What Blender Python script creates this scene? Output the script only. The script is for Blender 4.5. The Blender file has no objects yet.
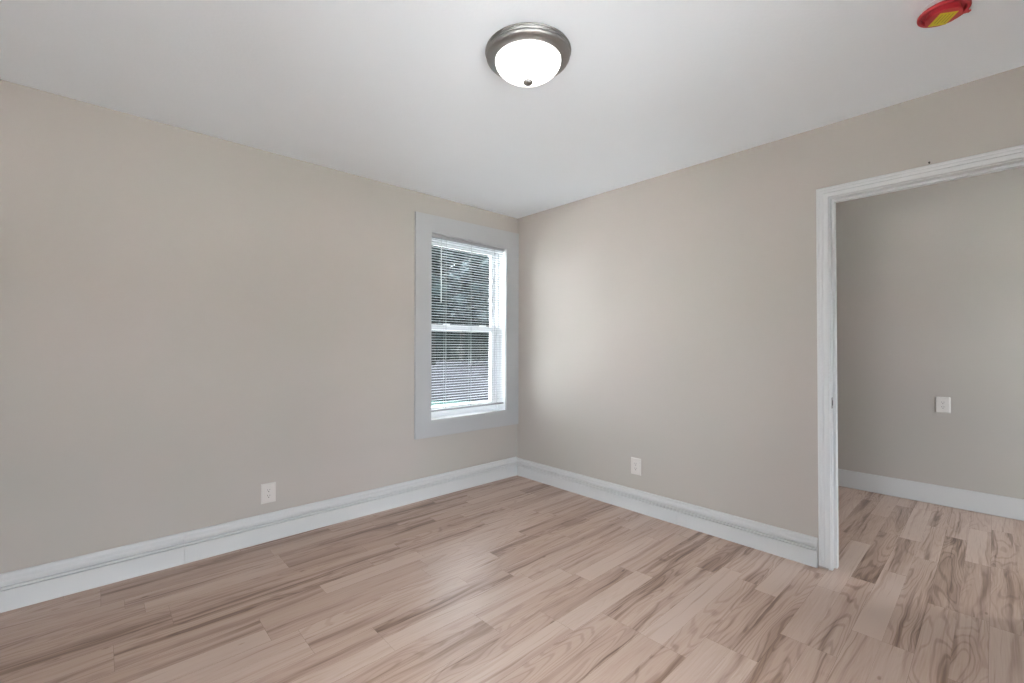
import bpy, bmesh, math, random
from math import radians as R, sin, cos, pi
from mathutils import Vector, Matrix

SC = bpy.context.scene
COL = SC.collection

# ------------------------------------------------------------------ camera
F_PX, YAW, PITCH, ROLL, PY = 447.22, 0.746376, 0.0139206, 0.0021559, 340.15
CAM_H = 1.216
cam_data = bpy.data.cameras.new('camera')
cam_data.sensor_width = 36.0
cam_data.lens = F_PX / 1024 * 36.0
cam_data.shift_y = (PY - 341.5) / 1024
cam_data.clip_start = 0.02
cam_data.clip_end = 500
cam = bpy.data.objects.new('camera', cam_data)
c_f = Vector((sin(YAW)*cos(PITCH), cos(YAW)*cos(PITCH), sin(PITCH)))
c_r = Vector((cos(YAW), -sin(YAW), 0))
c_r = c_r*cos(ROLL) + c_r.cross(c_f)*sin(ROLL)
c_u = c_r.cross(c_f)
cam.matrix_world = Matrix(((c_r.x, c_u.x, -c_f.x, 0), (c_r.y, c_u.y, -c_f.y, 0), (c_r.z, c_u.z, -c_f.z, CAM_H), (0, 0, 0, 1)))
COL.objects.link(cam)
SC.camera = cam

# ------------------------------------------------------------------ sky and exposure
SKY = 17.0
LAMP = 2.4
EXPOSURE = 0.34
SC.view_settings.view_transform = 'Standard'
SC.view_settings.look = 'None'
SC.view_settings.gamma = 1.0
SC.view_settings.use_curve_mapping = False
SC.view_settings.exposure = EXPOSURE
SC.cycles.max_bounces = 14
SC.cycles.diffuse_bounces = 9
SC.cycles.glossy_bounces = 4
SC.cycles.transparent_max_bounces = 16
SC.cycles.sample_clamp_indirect = 8

w = bpy.data.worlds.new('overcast_sky')
SC.world = w
w.use_nodes = True
nt = w.node_tree
nt.nodes.clear()
tc = nt.nodes.new('ShaderNodeTexCoord')
sx = nt.nodes.new('ShaderNodeSeparateXYZ')
rp = nt.nodes.new('ShaderNodeValToRGB')
rp.color_ramp.elements[0].position = 0.0
rp.color_ramp.elements[0].color = (0.80, 0.89, 1.0, 1)
rp.color_ramp.elements[1].position = 0.7
rp.color_ramp.elements[1].color = (0.95, 0.98, 1.0, 1)
bg = nt.nodes.new('ShaderNodeBackground')
bg.inputs['Strength'].default_value = SKY
wo = nt.nodes.new('ShaderNodeOutputWorld')
nt.links.new(tc.outputs['Generated'], sx.inputs[0])
nt.links.new(sx.outputs['Z'], rp.inputs[0])
nt.links.new(rp.outputs[0], bg.inputs['Color'])
nt.links.new(bg.outputs[0], wo.inputs[0])

# high sun beyond the trees; the open slats of the blind catch it and throw it up into the room
sun_data = bpy.data.lights.new('sun', 'SUN')
sun_data.energy = 105.0
sun_data.angle = R(2)
sun_data.color = (1.0, 0.985, 0.965)
sun = bpy.data.objects.new('sun', sun_data)
SUN_FROM = Vector((-0.62, 0.78, 1.28)).normalized()
sun.rotation_euler = SUN_FROM.to_track_quat('Z', 'Y').to_euler()
sun.location = SUN_FROM * 60
COL.objects.link(sun)

# ------------------------------------------------------------------ room dimensions (metres)
D1 = 3.100          # inner face of the window wall  (plane y = D1)
D2 = 2.938          # inner face of the doorway wall (plane x = D2)
H = 2.44
XN, YN = -0.85, -0.95        # walls behind the camera
WT = 0.12                    # interior wall thickness
ET = 0.20                    # exterior wall thickness
HX = 4.779                   # far wall of the next room
HH = 2.70                    # the next room has a higher ceiling
HY0, HY1 = -1.75, 1.75        # ends of the next room
DY0, DY1, DZ = -0.209, 0.611, 2.033   # doorway (jamb faces)
WX0, WX1, WZ0, WZ1 = 1.967, 2.780, 0.622, 2.143   # window opening

# (opening x0, x1, z0, z1) of unseen windows added to bring in more daylight
def portal(name, loc, rot, sx_, sy_):
    l = bpy.data.lights.new(name, 'AREA')
    l.shape = 'RECTANGLE'
    l.size, l.size_y = sx_, sy_
    l.cycles.is_portal = True
    o = bpy.data.objects.new(name, l)
    o.location = loc
    o.rotation_euler = rot
    COL.objects.link(o)
W2 = (-0.50, 1.00, 0.30, 1.65)     # fill-light window added in the wall behind (y = YN)
W3 = (-0.05, 0.80, 0.30, 1.65)    # fill-light window added in the wall behind (x = XN)
W4 = (3.40, 4.40, 0.45, 1.85)     # window added to light the next room from its end
portal('daylight_portal', ((WX0+WX1)/2, D1+ET+.01, (WZ0+WZ1)/2), (R(-90), 0, 0), WX1-WX0, WZ1-WZ0)
portal('daylight_portal', ((W2[0]+W2[1])/2, YN-ET-.01, (W2[2]+W2[3])/2), (R(90), 0, 0), W2[1]-W2[0], W2[3]-W2[2])
portal('daylight_portal', (XN-ET-.01, (W3[0]+W3[1])/2, (W3[2]+W3[3])/2), (R(90), 0, R(-90)), W3[1]-W3[0], W3[3]-W3[2])
portal('daylight_portal', ((W4[0]+W4[1])/2, HY0-ET-.01, (W4[2]+W4[3])/2), (R(90), 0, 0), W4[1]-W4[0], W4[3]-W4[2])

# ------------------------------------------------------------------ helpers
def tag(o, label=None, cat=None, group=None, kind=None):
    if label: o['label'] = label
    if cat: o['category'] = cat
    if group: o['group'] = group
    if kind: o['kind'] = kind
    return o

def empty(name, loc=(0, 0, 0), rot=(0, 0, 0)):
    o = bpy.data.objects.new(name, None)
    o.location = loc
    o.rotation_euler = rot
    o.empty_display_size = 0.05
    COL.objects.link(o)
    return o

def link(name, bm, mats, parent=None, smooth=None, loc=None):
    me = bpy.data.meshes.new(name)
    bmesh.ops.recalc_face_normals(bm, faces=bm.faces)
    bm.to_mesh(me)
    bm.free()
    for m in (mats if isinstance(mats, (list, tuple)) else [mats]):
        me.materials.append(m)
    o = bpy.data.objects.new(name, me)
    COL.objects.link(o)
    if parent: o.parent = parent
    if loc: o.location = loc
    if smooth is not None:
        me.shade_smooth()
        try:
            me.set_sharp_from_angle(angle=R(smooth))
        except Exception:
            pass
    return o

def box(bm, x0, x1, y0, y1, z0, z1, bevel=0.0, mat=0):
    v = [bm.verts.new(p) for p in ((x0,y0,z0),(x1,y0,z0),(x1,y1,z0),(x0,y1,z0),(x0,y0,z1),(x1,y0,z1),(x1,y1,z1),(x0,y1,z1))]
    fs = [bm.faces.new([v[i] for i in q]) for q in ((3,2,1,0),(4,5,6,7),(0,1,5,4),(1,2,6,5),(2,3,7,6),(3,0,4,7))]
    for f in fs: f.material_index = mat
    if bevel > 0:
        es = list({e for f in fs for e in f.edges})
        bmesh.ops.bevel(bm, geom=es, offset=bevel, segments=2, affect='EDGES', profile=0.6)

def sweep(bm, profile, frames):
    """profile: list of (a, b); frames: list of functions (a, b) -> point. Closed profile, capped ends."""
    rings = [[bm.verts.new(fr(a, b)) for a, b in profile] for fr in frames]
    n = len(profile)
    for r0, r1 in zip(rings, rings[1:]):
        for i in range(n):
            bm.faces.new((r0[i], r0[(i+1) % n], r1[(i+1) % n], r1[i]))
    bm.faces.new(rings[0]); bm.faces.new(rings[-1][::-1])

def lathe(bm, prof, seg=64, mat=0, c=(0, 0, 0)):
    """prof: list of (radius, z); radius 0 closes to a pole."""
    rings = []
    for r, z in prof:
        if r <= 1e-6:
            rings.append([bm.verts.new((c[0], c[1], c[2]+z))])
        else:
            rings.append([bm.verts.new((c[0]+r*cos(2*pi*i/seg), c[1]+r*sin(2*pi*i/seg), c[2]+z)) for i in range(seg)])
    for a, b in zip(rings, rings[1:]):
        for i in range(seg):
            j = (i+1) % seg
            if len(a) == 1 and len(b) == 1: continue
            if len(a) == 1: f = bm.faces.new((a[0], b[i], b[j]))
            elif len(b) == 1: f = bm.faces.new((a[i], a[j], b[0]))
            else: f = bm.faces.new((a[i], a[j], b[j], b[i]))
            f.material_index = mat

def tube(bm, pts, rad, seg=8):
    rings = []
    for i, p in enumerate(pts):
        p = Vector(p)
        d = (Vector(pts[min(i+1, len(pts)-1)]) - Vector(pts[max(i-1, 0)])).normalized()
        u = d.orthogonal().normalized(); v = d.cross(u)
        r = rad[i] if isinstance(rad, (list, tuple)) else rad
        rings.append([bm.verts.new(p + u*r*cos(2*pi*k/seg) + v*r*sin(2*pi*k/seg)) for k in range(seg)])
    for a, b in zip(rings, rings[1:]):
        for k in range(seg):
            bm.faces.new((a[k], a[(k+1) % seg], b[(k+1) % seg], b[k]))
    bm.faces.new(rings[0]); bm.faces.new(rings[-1])

def copy_tree(o, parent=None):
    c = o.copy()
    COL.objects.link(c)
    if parent is not None: c.parent = parent
    for ch in list(o.children): copy_tree(ch, c)
    return c

# ------------------------------------------------------------------ materials
def mat(name):
    m = bpy.data.materials.new(name)
    m.use_nodes = True
    n = m.node_tree
    return m, n, n.nodes['Principled BSDF']

def N(nt, t, **kw):
    n = nt.nodes.new(t)
    for k, v in kw.items(): setattr(n, k, v)
    return n

def paint(name, col, rough=0.6, var=0.03, bump=0.0, bscale=250, spec=0.4, vscale=1.3, tint=None):
    m, n, b = mat(name)
    t = N(n, 'ShaderNodeTexCoord')
    nz = N(n, 'ShaderNodeTexNoise'); nz.inputs['Scale'].default_value = vscale; nz.inputs['Detail'].default_value = 3
    n.links.new(t.outputs['Object'], nz.inputs['Vector'])
    r = N(n, 'ShaderNodeValToRGB')
    t2 = tint or col
    r.color_ramp.elements[0].position = 0.35
    r.color_ramp.elements[1].position = 0.65
    r.color_ramp.elements[0].color = (*[c*(1-var) for c in col], 1)
    r.color_ramp.elements[1].color = (*[c*(1+var) for c in t2], 1)
    n.links.new(nz.outputs['Fac'], r.inputs[0])
    n.links.new(r.outputs[0], b.inputs['Base Color'])
    b.inputs['Roughness'].default_value = rough
    b.inputs['Specular IOR Level'].default_value = spec
    if bump:
        nb = N(n, 'ShaderNodeTexNoise'); nb.inputs['Scale'].default_value = bscale; nb.inputs['Detail'].default_value = 4
        n.links.new(t.outputs['Object'], nb.inputs['Vector'])
        bp = N(n, 'ShaderNodeBump'); bp.inputs['Strength'].default_value = bump; bp.inputs['Distance'].default_value = 0.002
        n.links.new(nb.outputs['Fac'], bp.inputs['Height'])
        n.links.new(bp.outputs[0], b.inputs['Normal'])
    return m

M_WALL = paint('beige_wall_paint', (0.418, 0.388, 0.344), 0.75, 0.012, 0.15, 180, 0.25, 1.1, (0.427, 0.381, 0.344))
M_CEIL = paint('white_ceiling_paint', (0.875, 0.915, 0.955), 0.85, 0.008, 0.35, 70, 0.2)
M_TRIM = paint('white_trim_paint', (0.545, 0.540, 0.530), 0.48, 0.01, 0, 60, 0.5, 3)
M_TRIM_LIT = paint('white_trim_paint_lit', (0.62, 0.62, 0.615), 0.48, 0.01, 0, 60, 0.5, 3)  # the trim paint again, the doorway's brighter light put into its colour
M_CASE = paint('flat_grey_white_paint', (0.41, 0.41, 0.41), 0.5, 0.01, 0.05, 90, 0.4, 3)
M_VINYL = paint('white_vinyl', (0.86, 0.865, 0.87), 0.4, 0.005, 0, 1, 0.5, 3)
M_SLAT = paint('white_blind_enamel', (0.46, 0.47, 0.48), 0.35, 0.005, 0, 1, 0.5, 3)
M_RAIL = paint('grey_blind_rail', (0.33, 0.33, 0.33), 0.5, 0.01, 0, 1, 0.5, 3)
M_PLATE = paint('almond_plastic', (0.58, 0.54, 0.50), 0.35, 0.005, 0, 1, 0.5, 8)
M_DARK = paint('dark_slot', (0.02, 0.018, 0.016), 0.6, 0.02)
M_RED = paint('red_plastic', (0.42, 0.026, 0.034), 0.4, 0.03, 0, 1, 0.5, 8)
M_YEL = paint('yellow_sticker', (0.60, 0.50, 0.02), 0.5, 0.03)
M_OLIVE = paint('olive_print', (0.36, 0.29, 0.015), 0.5, 0.03)
M_WHITE = paint('white_plastic', (0.62, 0.62, 0.61), 0.4, 0.005)
M_CORD = paint('white_cord', (0.34, 0.35, 0.35), 0.7, 0.02)
M_WAND = paint('grey_clear_wand', (0.62, 0.62, 0.62), 0.25, 0.02)
M_EXT = paint('exterior_siding', (0.5, 0.5, 0.5), 0.7, 0.05)
M_SUB = paint('dark_floor_joint', (0.16, 0.11, 0.085), 0.9, 0.05)

def metal(name, col, rough):
    m, n, b = mat(name)
    t = N(n, 'ShaderNodeTexCoord')
    nz = N(n, 'ShaderNodeTexNoise'); nz.inputs['Scale'].default_value = 60
    mp = N(n, 'ShaderNodeMapping'); mp.inputs['Scale'].default_value = (1, 1, 14)
    n.links.new(t.outputs['Object'], mp.inputs[0]); n.links.new(mp.outputs[0], nz.inputs['Vector'])
    mr = N(n, 'ShaderNodeMapRange'); mr.inputs['To Min'].default_value = rough-.05; mr.inputs['To Max'].default_value = rough+.06
    n.links.new(nz.outputs['Fac'], mr.inputs[0]); n.links.new(mr.outputs[0], b.inputs['Roughness'])
    b.inputs['Base Color'].default_value = (*col, 1); b.inputs['Metallic'].default_value = 1
    return m
M_NICKEL = metal('brushed_nickel', (0.31, 0.30, 0.29), 0.46)
M_STEEL = metal('worn_steel', (0.30, 0.29, 0.28), 0.4)

def glass_mat():
    m, n, b = mat('window_glass')
    n.nodes.remove(b)
    out = n.nodes['Material Output']
    tr = N(n, 'ShaderNodeBsdfTransparent'); tr.inputs[0].default_value = (0.95, 0.965, 0.97, 1)
    gl = N(n, 'ShaderNodeBsdfGlossy'); gl.inputs['Roughness'].default_value = 0.02
    fr = N(n, 'ShaderNodeFresnel'); fr.inputs[0].default_value = 1.3
    mx = N(n, 'ShaderNodeMixShader')
    n.links.new(fr.outputs[0], mx.inputs[0]); n.links.new(tr.outputs[0], mx.inputs[1]); n.links.new(gl.outputs[0], mx.inputs[2])
    n.links.new(mx.outputs[0], out.inputs[0])
    return m
M_GLASS = glass_mat()

def glow(name, strength):
    m, n, b = mat(name)
    b.inputs['Base Color'].default_value = (0.85, 0.85, 0.85, 1)
    b.inputs['Roughness'].default_value = 0.25
    b.inputs['Emission Color'].default_value = (1.0, 0.99, 0.975, 1)
    b.inputs['Emission Strength'].default_value = strength
    return m
M_SHADE = glow('lit_frosted_glass', LAMP)

def wood():
    m, n, b = mat('wood_laminate')
    L = n.links.new
    def math_(op, a, b_=None, c=None):
        x = N(n, 'ShaderNodeMath', operation=op)
        for i, v in enumerate((a, b_, c)):
            if v is None: continue
            if isinstance(v, (int, float)): x.inputs[i].default_value = v
            else: L(v, x.inputs[i])
        return x.outputs[0]
    def attr(nm):
        a = N(n, 'ShaderNodeAttribute'); a.attribute_name = nm; return a.outputs['Fac']
    def smooth(v, lo, hi, to0=0.0, to1=1.0):
        r = N(n, 'ShaderNodeMapRange', interpolation_type='SMOOTHSTEP')
        L(v, r.inputs[0])
        r.inputs[1].default_value = lo; r.inputs[2].default_value = hi; r.inputs[3].default_value = to0; r.inputs[4].default_value = to1
        return r.outputs[0]
    def noise(vec, detail=2.0, dist=0.0, rough=0.5):
        z = N(n, 'ShaderNodeTexNoise'); z.inputs['Scale'].default_value = 1
        z.inputs['Detail'].default_value = detail; z.inputs['Distortion'].default_value = dist; z.inputs['Roughness'].default_value = rough
        L(vec, z.inputs['Vector']); return z.outputs['Fac']
    def vec(x, y, z):
        c = N(n, 'ShaderNodeCombineXYZ')
        for i, v in enumerate((x, y, z)):
            if isinstance(v, (int, float)): c.inputs[i].default_value = v
            else: L(v, c.inputs[i])
        return c.outputs[0]
    t = N(n, 'ShaderNodeTexCoord'); s = N(n, 'ShaderNodeSeparateXYZ'); L(t.outputs['Object'], s.inputs[0])
    seed, tone, fig = attr('seed'), attr('tone'), attr('figure')
    X = math_('ADD', s.outputs[0], math_('MULTIPLY', seed, 37.0))
    Y = math_('ADD', s.outputs[1], math_('MULTIPLY', seed, 11.0))
    Z = math_('MULTIPLY', seed, 5.0)
    # gentle waviness of the grain
    wob = noise(vec(math_('MULTIPLY', X, 2.2), math_('MULTIPLY', Y, 4.0), Z), 2)
    Yw = math_('ADD', Y, math_('MULTIPLY', math_('SUBTRACT', wob, 0.5), 0.055))
    # cathedral / swirl contour lines
    f1 = noise(vec(math_('MULTIPLY', X, 1.05), math_('MULTIPLY', Yw, 9.0), Z), 1.6, 0.30)
    ring = math_('SINE', math_('MULTIPLY', f1, 105.0))
    ring = smooth(ring, 0.2, 1.0)
    # long brown heartwood streaks
    f2 = noise(vec(math_('MULTIPLY', X, 0.80), math_('MULTIPLY', Yw, 23.0), math_('ADD', Z, 9.0)), 3.0, 0.25, 0.55)
    streak = smooth(f2, 0.50, 0.70)
    f2b = noise(vec(math_('MULTIPLY', X, 1.05), math_('MULTIPLY', Yw, 58.0), math_('ADD', Z, 3.0)), 3.0, 0.1, 0.6)
    thin = smooth(f2b, 0.60, 0.74)
    # figured patch: where the swirl field sits high, wood is darker
    patch = smooth(f1, 0.50, 0.68)
    # fine fibre
    fib = noise(vec(math_('MULTIPLY', X, 7.0), math_('MULTIPLY', Y, 230.0), Z), 3.0)
    pale = noise(vec(math_('MULTIPLY', X, 1.0), math_('MULTIPLY', Yw, 9.0), math_('ADD', Z, 21.0)), 2.0)
    # knots
    kn = N(n, 'ShaderNodeTexVoronoi'); kn.inputs['Scale'].default_value = 1
    L(vec(math_('MULTIPLY', X, 3.2), math_('MULTIPLY', Yw, 9.0), Z), kn.inputs['Vector'])
    knot = smooth(kn.outputs['Distance'], 0.02, 0.065, 1.0, 0.0)
    d = math_('MULTIPLY', streak, math_('ADD', 0.27, math_('MULTIPLY', fig, 0.20)))
    d = math_('ADD', d, math_('MULTIPLY', thin, 0.38))
    d = math_('ADD', d, math_('MULTIPLY', math_('MULTIPLY', ring, fig), 0.17))
    d = math_('ADD', d, math_('MULTIPLY', math_('MULTIPLY', patch, fig), 0.22))
    d = math_('ADD', d, math_('MULTIPLY', math_('SUBTRACT', fib, 0.5), 0.30))
    d = math_('ADD', d, math_('MULTIPLY', math_('SUBTRACT', 0.5, pale), 0.35))
    d = math_('ADD', d, math_('MULTIPLY', knot, 0.40))
    d = math_('ADD', d, math_('SUBTRACT', 0.22, math_('MULTIPLY', tone, 0.22)))
    ramp = N(n, 'ShaderNodeValToRGB')
    cr = ramp.color_ramp
    cr.elements[0].position = 0.0; cr.elements[0].color = (0.530, 0.405, 0.338, 1)
    cr.elements[1].position = 1.0; cr.elements[1].color = (0.125, 0.072, 0.050, 1)
    e = cr.elements.new(0.30); e.color = (0.432, 0.305, 0.242, 1)
    e = cr.elements.new(0.62); e.color = (0.258, 0.165, 0.120, 1)
    L(d, ramp.inputs[0])
    L(ramp.outputs[0], b.inputs['Base Color'])
    L(smooth(fib, 0.2, 0.8, 0.31, 0.40), b.inputs['Roughness'])
    b.inputs['Specular IOR Level'].default_value = 0.5
    bp = N(n, 'ShaderNodeBump'); bp.inputs['Strength'].default_value = 0.12; bp.inputs['Distance'].default_value = 0.0006
    L(fib, bp.inputs['Height']); L(bp.outputs[0], b.inputs['Normal'])
    return m
M_WOOD = wood()

def foliage(name, c1, c2):
    m, n, b = mat(name)
    t = N(n, 'ShaderNodeTexCoord'); z = N(n, 'ShaderNodeTexNoise'); z.inputs['Scale'].default_value = 0.9; z.inputs['Detail'].default_value = 4
    L = n.links.new
    L(t.outputs['Object'], z.inputs['Vector'])
    r = N(n, 'ShaderNodeValToRGB'); r.color_ramp.elements[0].position = .35; r.color_ramp.elements[1].position = .65
    r.color_ramp.elements[0].color = (*c1, 1); r.color_ramp.elements[1].color = (*c2, 1)
    L(z.outputs['Fac'], r.inputs[0]); L(r.outputs[0], b.inputs['Base Color'])
    b.inputs['Roughness'].default_value = 0.9; b.inputs['Specular IOR Level'].default_value = 0.0
    return m
M_LEAF = foliage('dark_leaves', (0.0042, 0.0067, 0.0067), (0.0189, 0.0252, 0.0260))
M_LEAF2 = foliage('blue_green_leaves', (0.0084, 0.0126, 0.0134), (0.0357, 0.0441, 0.0483))
M_HEDGE = foliage('hedge_leaves', (0.0034, 0.0050, 0.0050), (0.0109, 0.0143, 0.0143))
M_BARK = foliage('bark', (0.0060, 0.0062, 0.0060), (0.0120, 0.0122, 0.0120))
M_GRASS = foliage('grass', (0.0062, 0.0115, 0.0106), (0.0098, 0.0170, 0.0158))
M_BOUNCE = paint('pale_bounce_ground', (0.85, 0.85, 0.845), 0.8, 0.03)  # pale reflector for the ground added outside the windows
M_ASPHALT = foliage('grey_gravel', (0.0032, 0.0035, 0.0042), (0.0064, 0.0068, 0.0082))

# ------------------------------------------------------------------ room shell
def struct(name, bm, m, label=None, smooth=None):
    return tag(link(name, bm, m, smooth=smooth), label, name.split('_')[0], None, 'structure')

def wall_with_opening(bm, axis, lo, hi, face, back, op=None, z1=H):
    """axis 'x': wall runs along x between y=face..back; op=(a0,a1,z0,z1)."""
    def bx(a0, a1, z0, z1_):
        if a1-a0 < 1e-4 or z1_-z0 < 1e-4: return
        f0, f1 = min(face, back), max(face, back)
        if axis == 'x': box(bm, a0, a1, f0, f1, z0, z1_)
        else: box(bm, f0, f1, a0, a1, z0, z1_)
    zb = -0.16
    if op is None:
        bx(lo, hi, zb, z1); return
    a0, a1, q0, q1 = op
    bx(lo, a0, zb, z1); bx(a1, hi, zb, z1)
    bx(a0, a1, zb, q0); bx(a0, a1, q1, z1)

JT = 0.013   # thickness of window jamb boards
bm = bmesh.new()
wall_with_opening(bm, 'x', XN-ET, HX+ET, D1, D1+ET, (WX0-JT, WX1+JT, WZ0-JT, WZ1+JT))
struct('wall_left', bm, M_WALL, 'beige painted wall with the window at its right end')
bm = bmesh.new()
DJ = 0.018
wall_with_opening(bm, 'y', YN, D1, D2, D2+WT, (DY0-DJ, DY1+DJ, -0.16, DZ+DJ), HH)
struct('wall_right', bm, M_WALL, 'beige painted wall with the doorway')
bm = bmesh.new()
wall_with_opening(bm, 'x', XN-ET, D2+WT, YN, YN-ET, W2)
struct('wall_back', bm, M_WALL, 'beige wall behind the viewer opposite the window wall')
bm = bmesh.new()
wall_with_opening(bm, 'y', YN, D1, XN, XN-ET, W3)
struct('wall_near', bm, M_WALL, 'beige wall behind the viewer opposite the doorway wall')
bm = bmesh.new()
wall_with_opening(bm, 'y', HY0-ET, D1, HX, HX+ET, None, HH)
struct('wall_far', bm, M_WALL, 'plain beige wall of the next room seen through the doorway')
bm = bmesh.new()
wall_with_opening(bm, 'x', D2+WT, HX, HY0, HY0-ET, W4, HH)
wall_with_opening(bm, 'x', D2+WT, HX, HY1, HY1+WT, None, HH)
wall_with_opening(bm, 'y', HY0-ET, YN-ET, D2+WT, D2, None, HH)
wall_with_opening(bm, 'y', YN-ET, YN, D2+WT, D2+.06, None, HH)
struct('wall_hall', bm, M_WALL, 'end walls of the next room beyond the doorway')
bm = bmesh.new()
box(bm, XN-ET, D2, YN-ET, D1+ET, H, HH+0.15)
box(bm, D2, HX+ET, HY0-ET, D1+ET, HH, HH+0.15)
struct('ceiling', bm, M_CEIL, 'smooth white painted ceiling')

# floor: printed two-strip laminate boards, strip edges at y = Y0 + k * SW
Y0, SW = 0.029, 0.1005
BREAKS = {-1: [3.66], 0: [2.912, 3.64, 4.313], 1: [2.912], 2: [2.392], 3: [2.392, 3.778], 4: [2.137], 5: [2.137, 2.705, 3.503],
          6: [1.88], 7: [1.88, 2.432], 8: [1.70], 9: [1.70, 2.55], 10: [1.703, 2.445], 11: [1.703], 12: [1.505], 13: [1.505, 2.13],
          14: [1.265, 2.60], 15: [1.265, 1.868], 16: [0.883, 1.675], 17: [0.883], 18: [0.641, 1.405], 19: [0.641, 2.541],
          20: [0.538, 1.305], 21: [0.538, 2.436], 22: [0.058, 0.836, 1.395], 23: [0.058, 1.956], 24: [0.255], 25: [0.255],
          26: [0.172, 0.782], 27: [0.782, 2.125], 28: [0.022, 0.762], 29: [0.022]}
# boards whose look is plain in the photograph: (strip, x inside it) -> (tone, figure)
LOOK = {(7, 2.6): (1.25, .1), (7, 2.2): (-.1, .9), (5, 2.9): (1.2, .15), (9, 1.9): (1.15, .05), (3, 2.6): (1.2, .1), (3, 3.9): (1.0, .25),
        (0, 3.9): (1.1, .35), (0, 3.2): (0.0, .55), (1, 3.2): (.1, 1.1), (2, 2.8): (.1, 1.1), (1, 2.5): (.2, 1.3), (4, 2.6): (0.1, 1.3), (6, 2.3): (0.0, 1.2),
        (8, 2.1): (.3, 1.0), (12, 1.3): (1.0, .1), (12, 1.7): (.9, .4), (13, 1.7): (-.5, .4), (10, 2.2): (.5, .8),
        (16, 1.2): (.9, .2), (17, 1.2): (-.2, .8), (16, .6): (.9, .3), (20, .3): (.9, .2), (21, .3): (.2, .6), (-1, 3.2): (.1, .8), (-1, 4.0): (.2, 1.1),
        (4, 3.0): (-.2, 1.0), (5, 2.4): (.45, .25), (7, 1.5): (.5, .3), (3, 2.0): (.4, .3), (15, 2.2): (.2, .4), (14, 2.0): (1.0, .15),
        (22, 1.1): (1.0, .2), (23, 1.5): (.1, .9), (25, .9): (-.3, .8), (27, 1.5): (-.3, .8), (28, 1.5): (-.1, .7), (26, .5): (.8, .3), (29, .6): (-.4, .6)}
rng = random.Random(11)
bm = bmesh.new()
ft, fs, ff = (bm.faces.layers.float.new(q) for q in ('tone', 'seed', 'figure'))
g = 0.00032
XA, XB = XN, HX
for k in range(int((HY0-Y0)/SW)-1, int((D1-Y0)/SW)+1):
    ya, yb = Y0+k*SW, Y0+(k+1)*SW
    ya, yb = max(ya, HY0), min(yb, D1)
    if yb-ya < .004: continue
    br = sorted(BREAKS.get(k, []))
    if not br:
        br = [rng.uniform(-.6, .3)]
    lo, hi = br[0], br[-1]
    while lo > XA: lo -= rng.uniform(.60, 1.15); br.append(lo)
    while hi < XB: hi += rng.uniform(.60, 1.15); br.append(hi)
    br = sorted(br)
    full = []
    for p, q in zip(br, br[1:]):
        full.append(p)
        if q-p > 1.25:
            full.append(p+(q-p)*rng.uniform(.42, .58))
    full.append(br[-1])
    for p, q in zip(full, full[1:]):
        p, q = max(p, XA), min(q, XB)
        if q-p < .01: continue
        gy0 = g if k % 2 == 0 else 0.00012
        gy1 = g if k % 2 == 1 else 0.00012
        f = bm.faces.new([bm.verts.new(v) for v in ((p+g, ya+gy0, 0), (q-g, ya+gy0, 0), (q-g, yb-gy1, 0), (p+g, yb-gy1, 0))])
        look = next((v for (kk, xx), v in LOOK.items() if kk == k and p < xx < q), None)
        tone, fg = look if look else (max(-.7, min(1.1, rng.gauss(.25, .45))), rng.choice((.15, .3, .6, .9, 1.1)))
        f[ft], f[fs], f[ff] = tone, rng.random(), fg
box(bm, XA-.03, XB+.03, HY0-.05, D1+.03, -.15, -.0012, mat=1)
struct('floor', bm, [M_WOOD, M_SUB], 'pinkish brown wood laminate floor')

# ------------------------------------------------------------------ baseboards
BASE = [(0, 0), (.0205, 0), (.0205, .009), (.0170, .019), (.0165, .0945), (.0070, .0955), (.0070, .1005), (.0172, .1020), (.0180, .1065), (.0172, .1100),
        (.0070, .1110), (.0070, .1160), (.0150, .1180), (.0180, .1260), (.0190, .1330), (.0175, .1400), (.0120, .1470), (.0090, .1530), (.0092, .1590), (.0080, .1650), (.0050, .1690), (0, .1700)]
def base_run(bm, axis, face, sgn, pieces, hs=1.0):
    """boards butted end to end; each (a0, a1, extra offset)."""
    for a0, a1, ex in pieces:
        pr = [(d + (ex if d > 0 else 0), z*hs) for d, z in BASE]
        if axis == 'x': fr = [lambda d, z, a=a: (a, face+sgn*d, z) for a in (a0, a1)]
        else: fr = [lambda d, z, a=a: (face+sgn*d, a, z) for a in (a0, a1)]
        sweep(bm, pr, fr)
bm = bmesh.new()
base_run(bm, 'x', D1, -1, [(XN, (.3647), 0), (.3659, D2-.016, .0006)])
struct('baseboard_left', bm, M_TRIM, 'white moulded baseboard under the window wall', 25)
bm = bmesh.new()
base_run(bm, 'y', D2, -1, [(.678, .8808, .0008), (.882, 1.4845, 0), (1.4858, 2.528, .0009), (2.5292, D1, 0)], .935)
base_run(bm, 'y', D2, -1, [(YN, DY0-.066, 0)])
struct('baseboard_right', bm, M_TRIM, 'white moulded baseboard in butted lengths beside the doorway', 25)
bm = bmesh.new()
base_run(bm, 'x', YN, 1, [(XN+.017, D2-.017, 0)])
struct('baseboard_back', bm, M_TRIM, 'white baseboard behind the viewer opposite the window wall', 25)
bm = bmesh.new()
base_run(bm, 'y', XN, 1, [(YN, D1-.018, 0)])
struct('baseboard_near', bm, M_TRIM, 'white baseboard behind the viewer opposite the doorway', 25)
bm = bmesh.new()
box(bm, HX-.016, HX, HY0, HY1, .003, .150, .002)
struct('baseboard_far', bm, M_TRIM, 'flat white baseboard of the next room')

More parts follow.
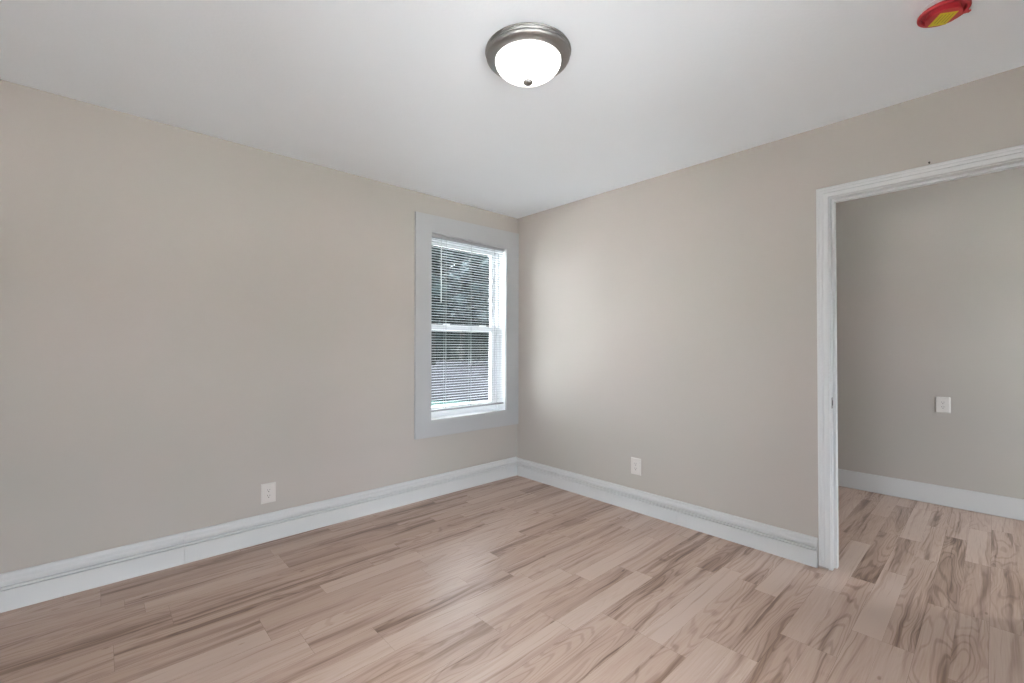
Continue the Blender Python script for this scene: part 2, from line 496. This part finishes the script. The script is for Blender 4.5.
# ------------------------------------------------------------------ doorway
door = tag(empty('door_1', (D2, (DY0+DY1)/2, 0)), 'white cased doorway without a door leaf', 'doorway', None, 'structure')
DO = Vector((D2, (DY0+DY1)/2, 0))
def place(o, origin):
    for v in o.data.vertices: v.co -= origin
CAS = [(0, 0), (.011, 0), (.0135, .002), (.0145, .005), (.0145, .010), (.0128, .0125), (.0126, .0150), (.0145, .0180), (.0150, .0215), (.0146, .0260),
       (.0128, .0290), (.0128, .0310), (.0148, .0335), (.0160, .0370), (.0165, .0500), (.0155, .0555), (.0125, .057), (0, .057)]
CAS = [(d, .057-t) for d, t in CAS]    # t measured from the opening side outwards
RV = .004
bm = bmesh.new()
iy0, iy1, iz = DY0-RV, DY1+RV, DZ+RV
zc = .015
# left leg, mitred head, right leg in one profile run (d: out of wall, t: away from the opening)
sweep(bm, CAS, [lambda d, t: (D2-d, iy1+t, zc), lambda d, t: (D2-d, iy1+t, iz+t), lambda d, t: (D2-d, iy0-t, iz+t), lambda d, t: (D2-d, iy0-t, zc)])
o = link('door_casing', bm, M_TRIM_LIT, door, 25); place(o, DO)
bm = bmesh.new()
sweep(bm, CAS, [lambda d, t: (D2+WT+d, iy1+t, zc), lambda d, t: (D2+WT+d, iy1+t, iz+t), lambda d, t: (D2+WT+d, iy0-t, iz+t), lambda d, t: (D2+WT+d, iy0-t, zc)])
o = link('door_casing', bm, M_TRIM_LIT, door, 25); place(o, DO)
bm = bmesh.new()
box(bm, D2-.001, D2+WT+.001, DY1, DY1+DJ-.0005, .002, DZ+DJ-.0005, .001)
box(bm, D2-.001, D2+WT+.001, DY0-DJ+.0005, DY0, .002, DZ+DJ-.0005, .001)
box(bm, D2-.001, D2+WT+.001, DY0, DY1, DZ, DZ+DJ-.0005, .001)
o = link('door_jamb', bm, M_TRIM_LIT, door); place(o, DO)
bm = bmesh.new()
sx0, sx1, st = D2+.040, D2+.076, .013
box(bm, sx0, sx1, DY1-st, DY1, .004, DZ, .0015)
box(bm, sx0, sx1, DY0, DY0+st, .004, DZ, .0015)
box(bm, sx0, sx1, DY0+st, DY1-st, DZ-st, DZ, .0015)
o = link('door_stop', bm, M_TRIM_LIT, door); place(o, DO)
bm = bmesh.new()
box(bm, D2+.003, D2+.029, DY1-.0018, DY1, .880, .940, .0006)
o = link('strike_plate', bm, M_STEEL, door); place(o, DO); tag(o, 'steel strike plate')
bm = bmesh.new()
box(bm, D2+.011, D2+.024, DY1-.0026, DY1-.0012, .896, .924)
h = link('latch_hole', bm, M_DARK, o); h.data.transform(Matrix.Translation(-DO))

# ------------------------------------------------------------------ windows
win = tag(empty('window_1', ((WX0+WX1)/2, D1, WZ0)), 'white double-hung window with wide flat grey-white casing', 'window', None, 'structure')
WO = Vector(((WX0+WX1)/2, D1, WZ0))
bm = bmesh.new()
ct = .019
# flat boards, mitred at the corners: (0 = opening edge .. 1 = outer edge, distance from the wall)
CX1 = D2-.0015
fp = [(0, 0), (0, ct-.002), (.012, ct), (.988, ct), (1, ct-.002), (1, 0)]
loops = [[bm.verts.new((x0_+(x1_-x0_)*t, D1-d, z0_+(z1_-z0_)*t)) for t, d in fp]
         for x0_, x1_, z0_, z1_ in ((1.969, 1.824, .618, .486), (1.966, 1.819, 2.134, 2.275), (2.779, CX1, 2.123, 2.291), (2.781, CX1, .626, .481))]
for q in range(4):
    A, B_ = loops[q], loops[(q+1) % 4]
    for i in range(len(fp)):
        j = (i+1) % len(fp)
        bm.faces.new((A[i], A[j], B_[j], B_[i]))
o = link('window_casing', bm, M_CASE, win); place(o, WO)
def jamb_box(bm, x0, x1, z0, z1, y0, y1, t):
    box(bm, x0-t, x0, y0, y1, z0-t, z1+t); box(bm, x1, x1+t, y0, y1, z0-t, z1+t)
    box(bm, x0, x1, y0, y1, z1, z1+t); box(bm, x0, x1, y0, y1, z0-t, z0)
bm = bmesh.new()
jamb_box(bm, WX0, WX1, WZ0, WZ1, D1-.0005, D1+ET, JT-.0005)
# parting stops beside the sashes
for xa, xb in ((WX0, WX0+.014), (WX1-.014, WX1)):
    box(bm, xa, xb, D1+.095, D1+.112, WZ0, WZ1, .001)
box(bm, WX0+.014, WX1-.014, D1+.095, D1+.112, WZ1-.014, WZ1, .001)
o = link('window_jamb', bm, M_VINYL, win); place(o, WO)
bm = bmesh.new()
box(bm, WX0, WX1, D1+.090, D1+ET+.03, WZ0, WZ0+.012, .002)
o = link('window_sill', bm, M_VINYL, win); place(o, WO)
def sash(name, y0, y1, z0, z1, st, tr, br):
    bm = bmesh.new()
    x0, x1 = WX0+.002, WX1-.002
    box(bm, x0, x0+st, y0, y1, z0, z1, .002); box(bm, x1-st, x1, y0, y1, z0, z1, .002)
    box(bm, x0+st, x1-st, y0, y1, z1-tr, z1, .002); box(bm, x0+st, x1-st, y0, y1, z0, z0+br, .002)
    s = link(name, bm, M_VINYL, win); place(s, WO)
    bm = bmesh.new()
    ym = (y0+y1)/2
    box(bm, x0+st-.004, x1-st+.004, ym-.002, ym+.002, z0+br-.004, z1-tr+.004)
    p = link('glass', bm, M_GLASS, s); p.data.transform(Matrix.Translation(-WO))
    return s
sash('upper_sash', D1+.156, D1+.190, 1.352, WZ1, .031, .058, .046)
low = sash('lower_sash', D1+.115, D1+.150, WZ0+.012, 1.400, .066, .048, .068)
for lx0, lx1 in ((2.19, 2.245), (2.59, 2.65)):
    bm = bmesh.new()
    box(bm, lx0, lx1, D1+.118, D1+.150, 1.4005, 1.412, .003)
    lk = link('sash_lock', bm, M_VINYL, low, 30); lk.data.transform(Matrix.Translation(-WO))

def fill_window(name, label, axis, a0, a1, z0, z1, face, outw):
    """unseen double-hung window, added to let fill daylight in; outw = outward direction sign."""
    def B(bm, p0, p1, d0, d1, q0, q1, bv=.002):
        e0, e1 = sorted((face+outw*d0, face+outw*d1))
        if axis == 'x': box(bm, p0, p1, e0, e1, q0, q1, bv)
        else: box(bm, e0, e1, p0, p1, q0, q1, bv)
    am = (a0+a1)/2
    org = Vector((am, face, z0)) if axis == 'x' else Vector((face, am, z0))
    r = tag(empty(name, org), label, 'window', None, 'structure')
    bm = bmesh.new()
    cw = .10
    B(bm, a0-cw, a0, -.018, 0, z0-cw, z1+cw); B(bm, a1, a1+cw, -.018, 0, z0-cw, z1+cw)
    B(bm, a0, a1, -.018, 0, z1, z1+cw); B(bm, a0, a1, -.018, 0, z0-cw, z0)
    o = link('window_casing', bm, M_CASE, r); place(o, org)
    zm = (z0+z1)/2
    for nm, d, q0, q1 in (('lower_sash', .10, z0, zm+.02), ('upper_sash', .145, zm-.02, z1)):
        bm = bmesh.new()
        B(bm, a0+.001, a0+.05, d, d+.035, q0, q1); B(bm, a1-.05, a1-.001, d, d+.035, q0, q1)
        B(bm, a0+.05, a1-.05, d, d+.035, q0+.001, q0+.045); B(bm, a0+.05, a1-.05, d, d+.035, q1-.045, q1-.001)
        s = link(nm, bm, M_VINYL, r); place(s, org)
        bm = bmesh.new()
        B(bm, a0+.047, a1-.047, d+.015, d+.019, q0+.042, q1-.042, 0)
        p = link('glass', bm, M_GLASS, s); p.data.transform(Matrix.Translation(-org))
fill_window('fill_window_2', 'unseen window added for fill light opposite the window wall', 'x', *W2, YN, -1)
fill_window('fill_window_3', 'unseen window added for fill light facing the doorway', 'y', *W3, XN, -1)
fill_window('fill_window_4', 'unseen window added to light the next room', 'x', *W4, HY0, -1)

# ------------------------------------------------------------------ mini blind
BY = D1 + .021          # slat centre line
blind = tag(empty('window_blind', ((WX0+WX1)/2, BY, WZ1)), 'white horizontal mini blind hanging in the window by the corner', 'blind')
BO = Vector(((WX0+WX1)/2, BY, WZ1))
bx0, bx1 = WX0+.010, WX1-.008
bm = bmesh.new()
# open-topped steel channel with rolled lips
pr = [(-.0125, 0), (.0125, 0), (.0125, .034), (.0105, .034), (.0105, .0325), (.0118, .0325), (.0118, .001), (-.0118, .001), (-.0118, .0325), (-.0105, .0325), (-.0105, .034), (-.0125, .034)]
ZH = 2.106
sweep(bm, pr, [lambda a, b, x=x: (x, BY+a, ZH+b) for x in (bx0+.008, bx1-.004)])
o = link('headrail', bm, M_RAIL, blind); place(o, BO)
for xa in (bx0-.008, bx1-.004):
    bm = bmesh.new()
    box(bm, xa, xa+.012, BY-.0155, BY+.0145, ZH-.003, WZ1-.001, .001)
    o = link('mounting_bracket', bm, M_SLAT, blind); place(o, BO)
SLATS, PITCH = 64, .0216
slat0 = None
ZR = .692
for i in range(SLATS):
    z = ZH - .012 - i*PITCH
    if z < ZR + .012: break
    if slat0 is None:
        bm = bmesh.new()
        sec = []
        hw = .0125
        for j in range(7):
            u = -1 + 2*j/6
            sec.append((u*hw, .0016*(1-u*u)))
        pr = sec + [(a, b-.0004) for a, b in sec[::-1]]
        ta = R(-3)
        L_ = (bx1-bx0)/2
        sweep(bm, pr, [lambda a, b, x=x: (x, a*cos(ta)-b*sin(ta), a*sin(ta)+b*cos(ta)) for x in (-L_, L_)])
        slat0 = link('slat', bm, M_SLAT, blind, 40)
        s = slat0
    else:
        s = slat0.copy(); COL.objects.link(s)
    s.location = ((bx0+bx1)/2-BO.x, 0, z-BO.z)
bm = bmesh.new()
box(bm, bx0, bx1, BY-.011, BY+.011, ZR-.010, ZR+.006, .003)
o = link('bottom_rail', bm, M_RAIL, blind, 40); place(o, BO)
for x in (2.122, 2.384, 2.652):
    bm = bmesh.new()
    for dy in (-.0132, .0132):
        tube(bm, [(x, BY+dy, ZH), (x, BY+dy, ZR-.004)], .0008, 6)
    tube(bm, [(x+.004, BY-.0138, ZH), (x+.004, BY-.0138, ZR-.004)], .0009, 6)
    o = link('ladder_cord', bm, M_CORD, blind); place(o, BO)
bm = bmesh.new()
wy = BY-.024
tube(bm, [(2.068, BY-.013, ZH+.008), (2.068, wy, ZH+.004), (2.068, wy, ZH-.012), (2.068, wy-.001, ZH-.020)], .0016, 8)
o = link('wand_hook', bm, M_STEEL, blind); place(o, BO)
bm = bmesh.new()
tube(bm, [(2.068, wy-.001, ZH-.018), (2.068, wy-.001, ZH-.024), (2.068, wy-.001, 1.585), (2.068, wy-.001, 1.575)], [.003, .0042, .0042, .003], 8)
o = link('tilt_wand', bm, M_WAND, blind, 40); place(o, BO)

# ------------------------------------------------------------------ ceiling lamp
LX, LY = 1.300, 1.311
lamp = tag(empty('ceiling_lamp', (LX, LY, H)), 'round brushed nickel flush-mount ceiling lamp with lit white glass bowl', 'ceiling lamp')
bm = bmesh.new()
lathe(bm, [(.030, 0), (.172, 0), (.177, -.002), (.1785, -.005), (.177, -.0085), (.1735, -.0095), (.1725, -.011), (.1745, -.013), (.1752, -.0155), (.1735, -.018),
           (.1720, -.0185), (.1735, -.021), (.1730, -.025), (.1700, -.030), (.1640, -.0345), (.1560, -.038), (.1460, -.0410), (.1385, -.0425), (.1372, -.0415), (.1365, -.034), (.030, -.010)], 96)
o = link('pan', bm, M_NICKEL, lamp, 35); tag(o, 'brushed nickel pan')
bm = bmesh.new()
pr = [(.1350, -.036), (.1355, -.0425)]
for i in range(1, 15):
    a = i/14
    r = .1355*cos(a*pi/2)**1.03
    pr.append((r if i < 14 else 0, -.0425-.0685*sin(a*pi/2)**1.05))
lathe(bm, pr, 96)
o = link('glass_bowl', bm, M_SHADE, lamp, 60); tag(o, 'lit white frosted glass bowl')
bm = bmesh.new()
lathe(bm, [(0, -.1095), (.0060, -.1095), (.0062, -.1200), (.0175, -.1212), (.0198, -.1245), (.0195, -.1290), (.0155, -.1338), (.0075, -.1365), (0, -.1370)], 40)
link('finial', bm, M_NICKEL, lamp, 40)

# ------------------------------------------------------------------ smoke detector under a red dust cap
det = tag(empty('smoke_detector', (2.207, .116, H)), 'round smoke detector on the ceiling under a red cap with yellow sticker', 'smoke detector')
bm = bmesh.new()
lathe(bm, [(0, 0), (.056, 0), (.057, -.003), (.056, -.014), (.054, -.0178), (0, -.0178)], 64)
link('base', bm, M_WHITE, det, 35)
bm = bmesh.new()
lathe(bm, [(.0560, -.0190), (.066, -.0200), (.0700, -.0225), (.0712, -.0265), (.0705, -.0310), (.0685, -.0330), (.0605, -.0328), (.0590, -.0310), (.0585, -.0200), (.0450, -.0195),
           (.0455, -.0260), (.0495, -.0430), (.0490, -.0448), (.0465, -.0455), (0, -.0460)], 72)
cap = link('dust_cap', bm, M_RED, det, 35); tag(cap, 'red plastic dust cap')
bm = bmesh.new()
a = R(-17)
for q, (rr, wd, th) in enumerate(((.069, .008, .006), (.0775, .006, .005))):
    c_, s_ = cos(a), sin(a)
    n0 = len(bm.verts)
    box(bm, rr-.005, rr+.005, -wd, wd, -.0330, -.0330+th, .0015)
bmesh.ops.rotate(bm, verts=bm.verts, cent=(0, 0, 0), matrix=Matrix.Rotation(R(-52), 3, 'Z'))
link('pull_tab', bm, M_RED, cap, 35)
bm = bmesh.new()
box(bm, -.034, .034, -.027, .027, -.0475, -.0466)
for j in range(4):
    yy = -.016+j*.0105
    box(bm, -.026, .024-.006*(j % 2), yy-.0017, yy+.0017, -.0478, -.0475, mat=1)
bmesh.ops.rotate(bm, verts=bm.verts, cent=(0, 0, 0), matrix=Matrix.Rotation(R(33), 3, 'Z'))
bmesh.ops.translate(bm, verts=bm.verts, vec=(.004, .002, 0))
o = link('sticker', bm, [M_YEL, M_OLIVE], cap); tag(o, 'yellow printed sticker')

# ------------------------------------------------------------------ wall outlets
def make_outlet(name='wall_outlet', wd=.084, ht=.122):
    """built in the plane y = 0 facing -y, centred on its origin."""
    r = empty(name)
    bm = bmesh.new()
    hw, hh = wd/2, ht/2
    pr = [(0, 0), (.0030, 0), (.0062, .0045), (.0066, .008)]     # (out of wall, inset from the edge)
    rings = []
    for d, ins in pr:
        rings.append([bm.verts.new((sx_*(hw-ins), -d, sz*(hh-ins))) for sx_, sz in ((-1,-1),(1,-1),(1,1),(-1,1))])
    for A, B_ in zip(rings, rings[1:]):
        for i in range(4):
            bm.faces.new((A[i], A[(i+1) % 4], B_[(i+1) % 4], B_[i]))
    bm.faces.new(rings[-1]); bm.faces.new(rings[0][::-1])
    link('cover_plate', bm, M_PLATE, r)
    bm = bmesh.new()
    box(bm, -.0175, .0175, -.0085, -.0060, -.0345, .0345, .0010)
    rc = link('receptacle', bm, M_PLATE, r)
    for sz in (-.0175, .0175):
        for xx, hh_ in ((-.0062, .0042), (.0062, .0034)):
            bm = bmesh.new()
            box(bm, xx-.0011, xx+.0011, -.0090, -.0080, sz+.004-hh_, sz+.004+hh_)
            link('slot', bm, M_DARK, rc)
        bm = bmesh.new()
        lathe(bm, [(0, 0), (.0028, 0), (.0028, .0010), (0, .0010)], 14)
        bmesh.ops.rotate(bm, verts=bm.verts, cent=(0, 0, 0), matrix=Matrix.Rotation(R(90), 3, 'X'))
        bmesh.ops.translate(bm, verts=bm.verts, vec=(0, -.0080, sz-.0075))
        link('ground_hole', bm, M_DARK, rc)
    return r
out1 = make_outlet()
out1.location = (.792, D1, .2955)
tag(out1, 'almond electrical outlet low on the wall left of the window', 'outlet', 'electrical outlets on the walls')
out2 = copy_tree(out1)
out2.location = (D2, 1.8175, .3295); out2.rotation_euler = (0, 0, R(-90))
tag(out2, 'almond electrical outlet low on the wall between corner and doorway', 'outlet', 'electrical outlets on the walls')
out3 = copy_tree(out1)
out3.location = (HX, .279, .773); out3.rotation_euler = (0, 0, R(-90))
tag(out3, 'almond electrical outlet seen through the doorway on the far wall', 'outlet', 'electrical outlets on the walls')

# small nail left above the door casing
bm = bmesh.new()
tube(bm, [(0, 0, 0), (-.012, 0, .002)], .0016, 8)
tube(bm, [(-.012, 0, .002), (-.0135, 0, .0022)], .0042, 10)
o = link('nail', bm, M_DARK)
o.location = (D2, .209, 2.103)
tag(o, 'tiny dark nail in the wall just above the doorway casing', 'nail')

# ------------------------------------------------------------------ outdoors, seen through the blind
GZ = -.55
fwv = Vector((sin(YAW), cos(YAW), 0)); rtv = Vector((cos(YAW), -sin(YAW), 0))
def out_at(u, depth): return fwv*depth + rtv*(u*depth)
bm = bmesh.new()
box(bm, -150, 150, -150, 200, GZ-.2, GZ)
tag(link('lawn', bm, M_GRASS), 'green lawn outside the window', 'lawn', None, 'structure')
bm = bmesh.new()
p = [out_at(-.45, 14.5), out_at(.4, 14.5), out_at(.4, 60), out_at(-.45, 60)]
lo_ = [bm.verts.new((q.x, q.y, GZ-.05)) for q in p]; hi_ = [bm.verts.new((q.x, q.y, GZ+.03)) for q in p]
bm.faces.new(lo_[::-1]); bm.faces.new(hi_)
for i in range(4): bm.faces.new((lo_[i], lo_[(i+1) % 4], hi_[(i+1) % 4], hi_[i]))
tag(link('driveway', bm, M_ASPHALT), 'grey gravel drive outside beyond the lawn', 'driveway', None, 'structure')

bm = bmesh.new()  # added slabs around the house, throwing daylight up to the ceiling
box(bm, -30, D2+2.1, -30, YN-ET-.02, GZ-.1, GZ+.04)
box(bm, -30, XN-ET-.02, YN-ET-.02, D1+ET+.02, GZ-.1, GZ+.04)
box(bm, -30, 1.5, D1+ET+.02, 16, GZ-.1, GZ+.04)
tag(link('bounce_ground', bm, M_BOUNCE), 'unseen pale ground added to bounce daylight indoors', 'bounce_ground', None, 'structure')

def leaves(bm, rng, centre, rad, n, size):
    for _ in range(n):
        v = Vector((rng.gauss(0, 1), rng.gauss(0, 1), rng.gauss(0, 1))).normalized()
        q = Vector(centre) + Vector((v.x*rad[0], v.y*rad[1], v.z*rad[2]))*rng.uniform(.72, 1.05)
        u = Vector((rng.gauss(0, 1), rng.gauss(0, 1), rng.gauss(0, .6))).normalized()
        t = u.cross(Vector((rng.gauss(0, 1), rng.gauss(0, 1), rng.gauss(0, 1)))).normalized()
        s = size*rng.uniform(.6, 1.3)
        bm.faces.new([bm.verts.new(q+a_) for a_ in (-u*s, t*s*.55, u*s, -t*s*.55)])
def blob(bm, centre, rad, sub=2):
    m_ = Matrix.Translation(centre) @ Matrix.Diagonal((*rad, 1))
    bmesh.ops.create_icosphere(bm, subdivisions=sub, radius=1, matrix=m_)

def tree(label, pos, h, crown, leafm, seed, nblob, dens):
    rng = random.Random(seed)
    r = tag(empty('tree', (pos.x, pos.y, GZ+.03)), label, 'tree', 'trees seen through the window')
    bm = bmesh.new()
    tube(bm, [(0, 0, -.1), (.1, .05, h*.25), (-.05, .1, h*.5), (.1, 0, h*.8)], [.32, .24, .17, .06], 10)
    for k in range(5):
        a_ = rng.uniform(0, 2*pi); z_ = h*rng.uniform(.3, .6)
        tube(bm, [(0, 0, z_), (cos(a_)*crown*.35, sin(a_)*crown*.35, z_+h*.12), (cos(a_)*crown*.7, sin(a_)*crown*.7, z_+h*.2)], [.11, .07, .03], 7)
    link('trunk', bm, M_BARK, r, 50)
    bm = bmesh.new()
    for k in range(nblob):
        a_ = rng.uniform(0, 2*pi); q = rng.uniform(0, .75)*crown; z_ = h*rng.uniform(.34, .93)
        sc = 1 - .45*abs(z_/h-.6)/.4
        c = (cos(a_)*q*sc, sin(a_)*q*sc, z_)
        rr = crown*rng.uniform(.28, .42)
        blob(bm, c, (rr*.82, rr*.82, rr*.62))
        leaves(bm, rng, c, (rr, rr, rr*.8), dens, .20)
    link('crown', bm, leafm, r)
tree('dark round-crowned tree at the left of the view through the window blind', out_at(-.178, 41), 13, 3.6, M_LEAF, 3, 40, 130)
tree('tall blue-green tree in the middle of the view through the window blind', out_at(-.112, 52), 16.5, 3.8, M_LEAF2, 5, 44, 130)
tree('dark spreading tree at the right of the view through the window blind', out_at(-.045, 42), 12.5, 3.7, M_LEAF, 8, 40, 130)
rng = random.Random(21)
bm = bmesh.new()
for i in range(46):
    q = out_at(-.48+.75*i/45, 58+rng.uniform(-1.5, 1.5))
    rr = rng.uniform(3.6, 6.4)
    c = (q.x, q.y, GZ+rr*.75)
    blob(bm, c, (2.6, 2.6, rr))
    leaves(bm, rng, c, (2.9, 2.9, rr*1.08), 120, .3)
o = link('hedge', bm, M_HEDGE)
tag(o, 'long dark leafy hedge behind the trees outside the window', 'hedge')
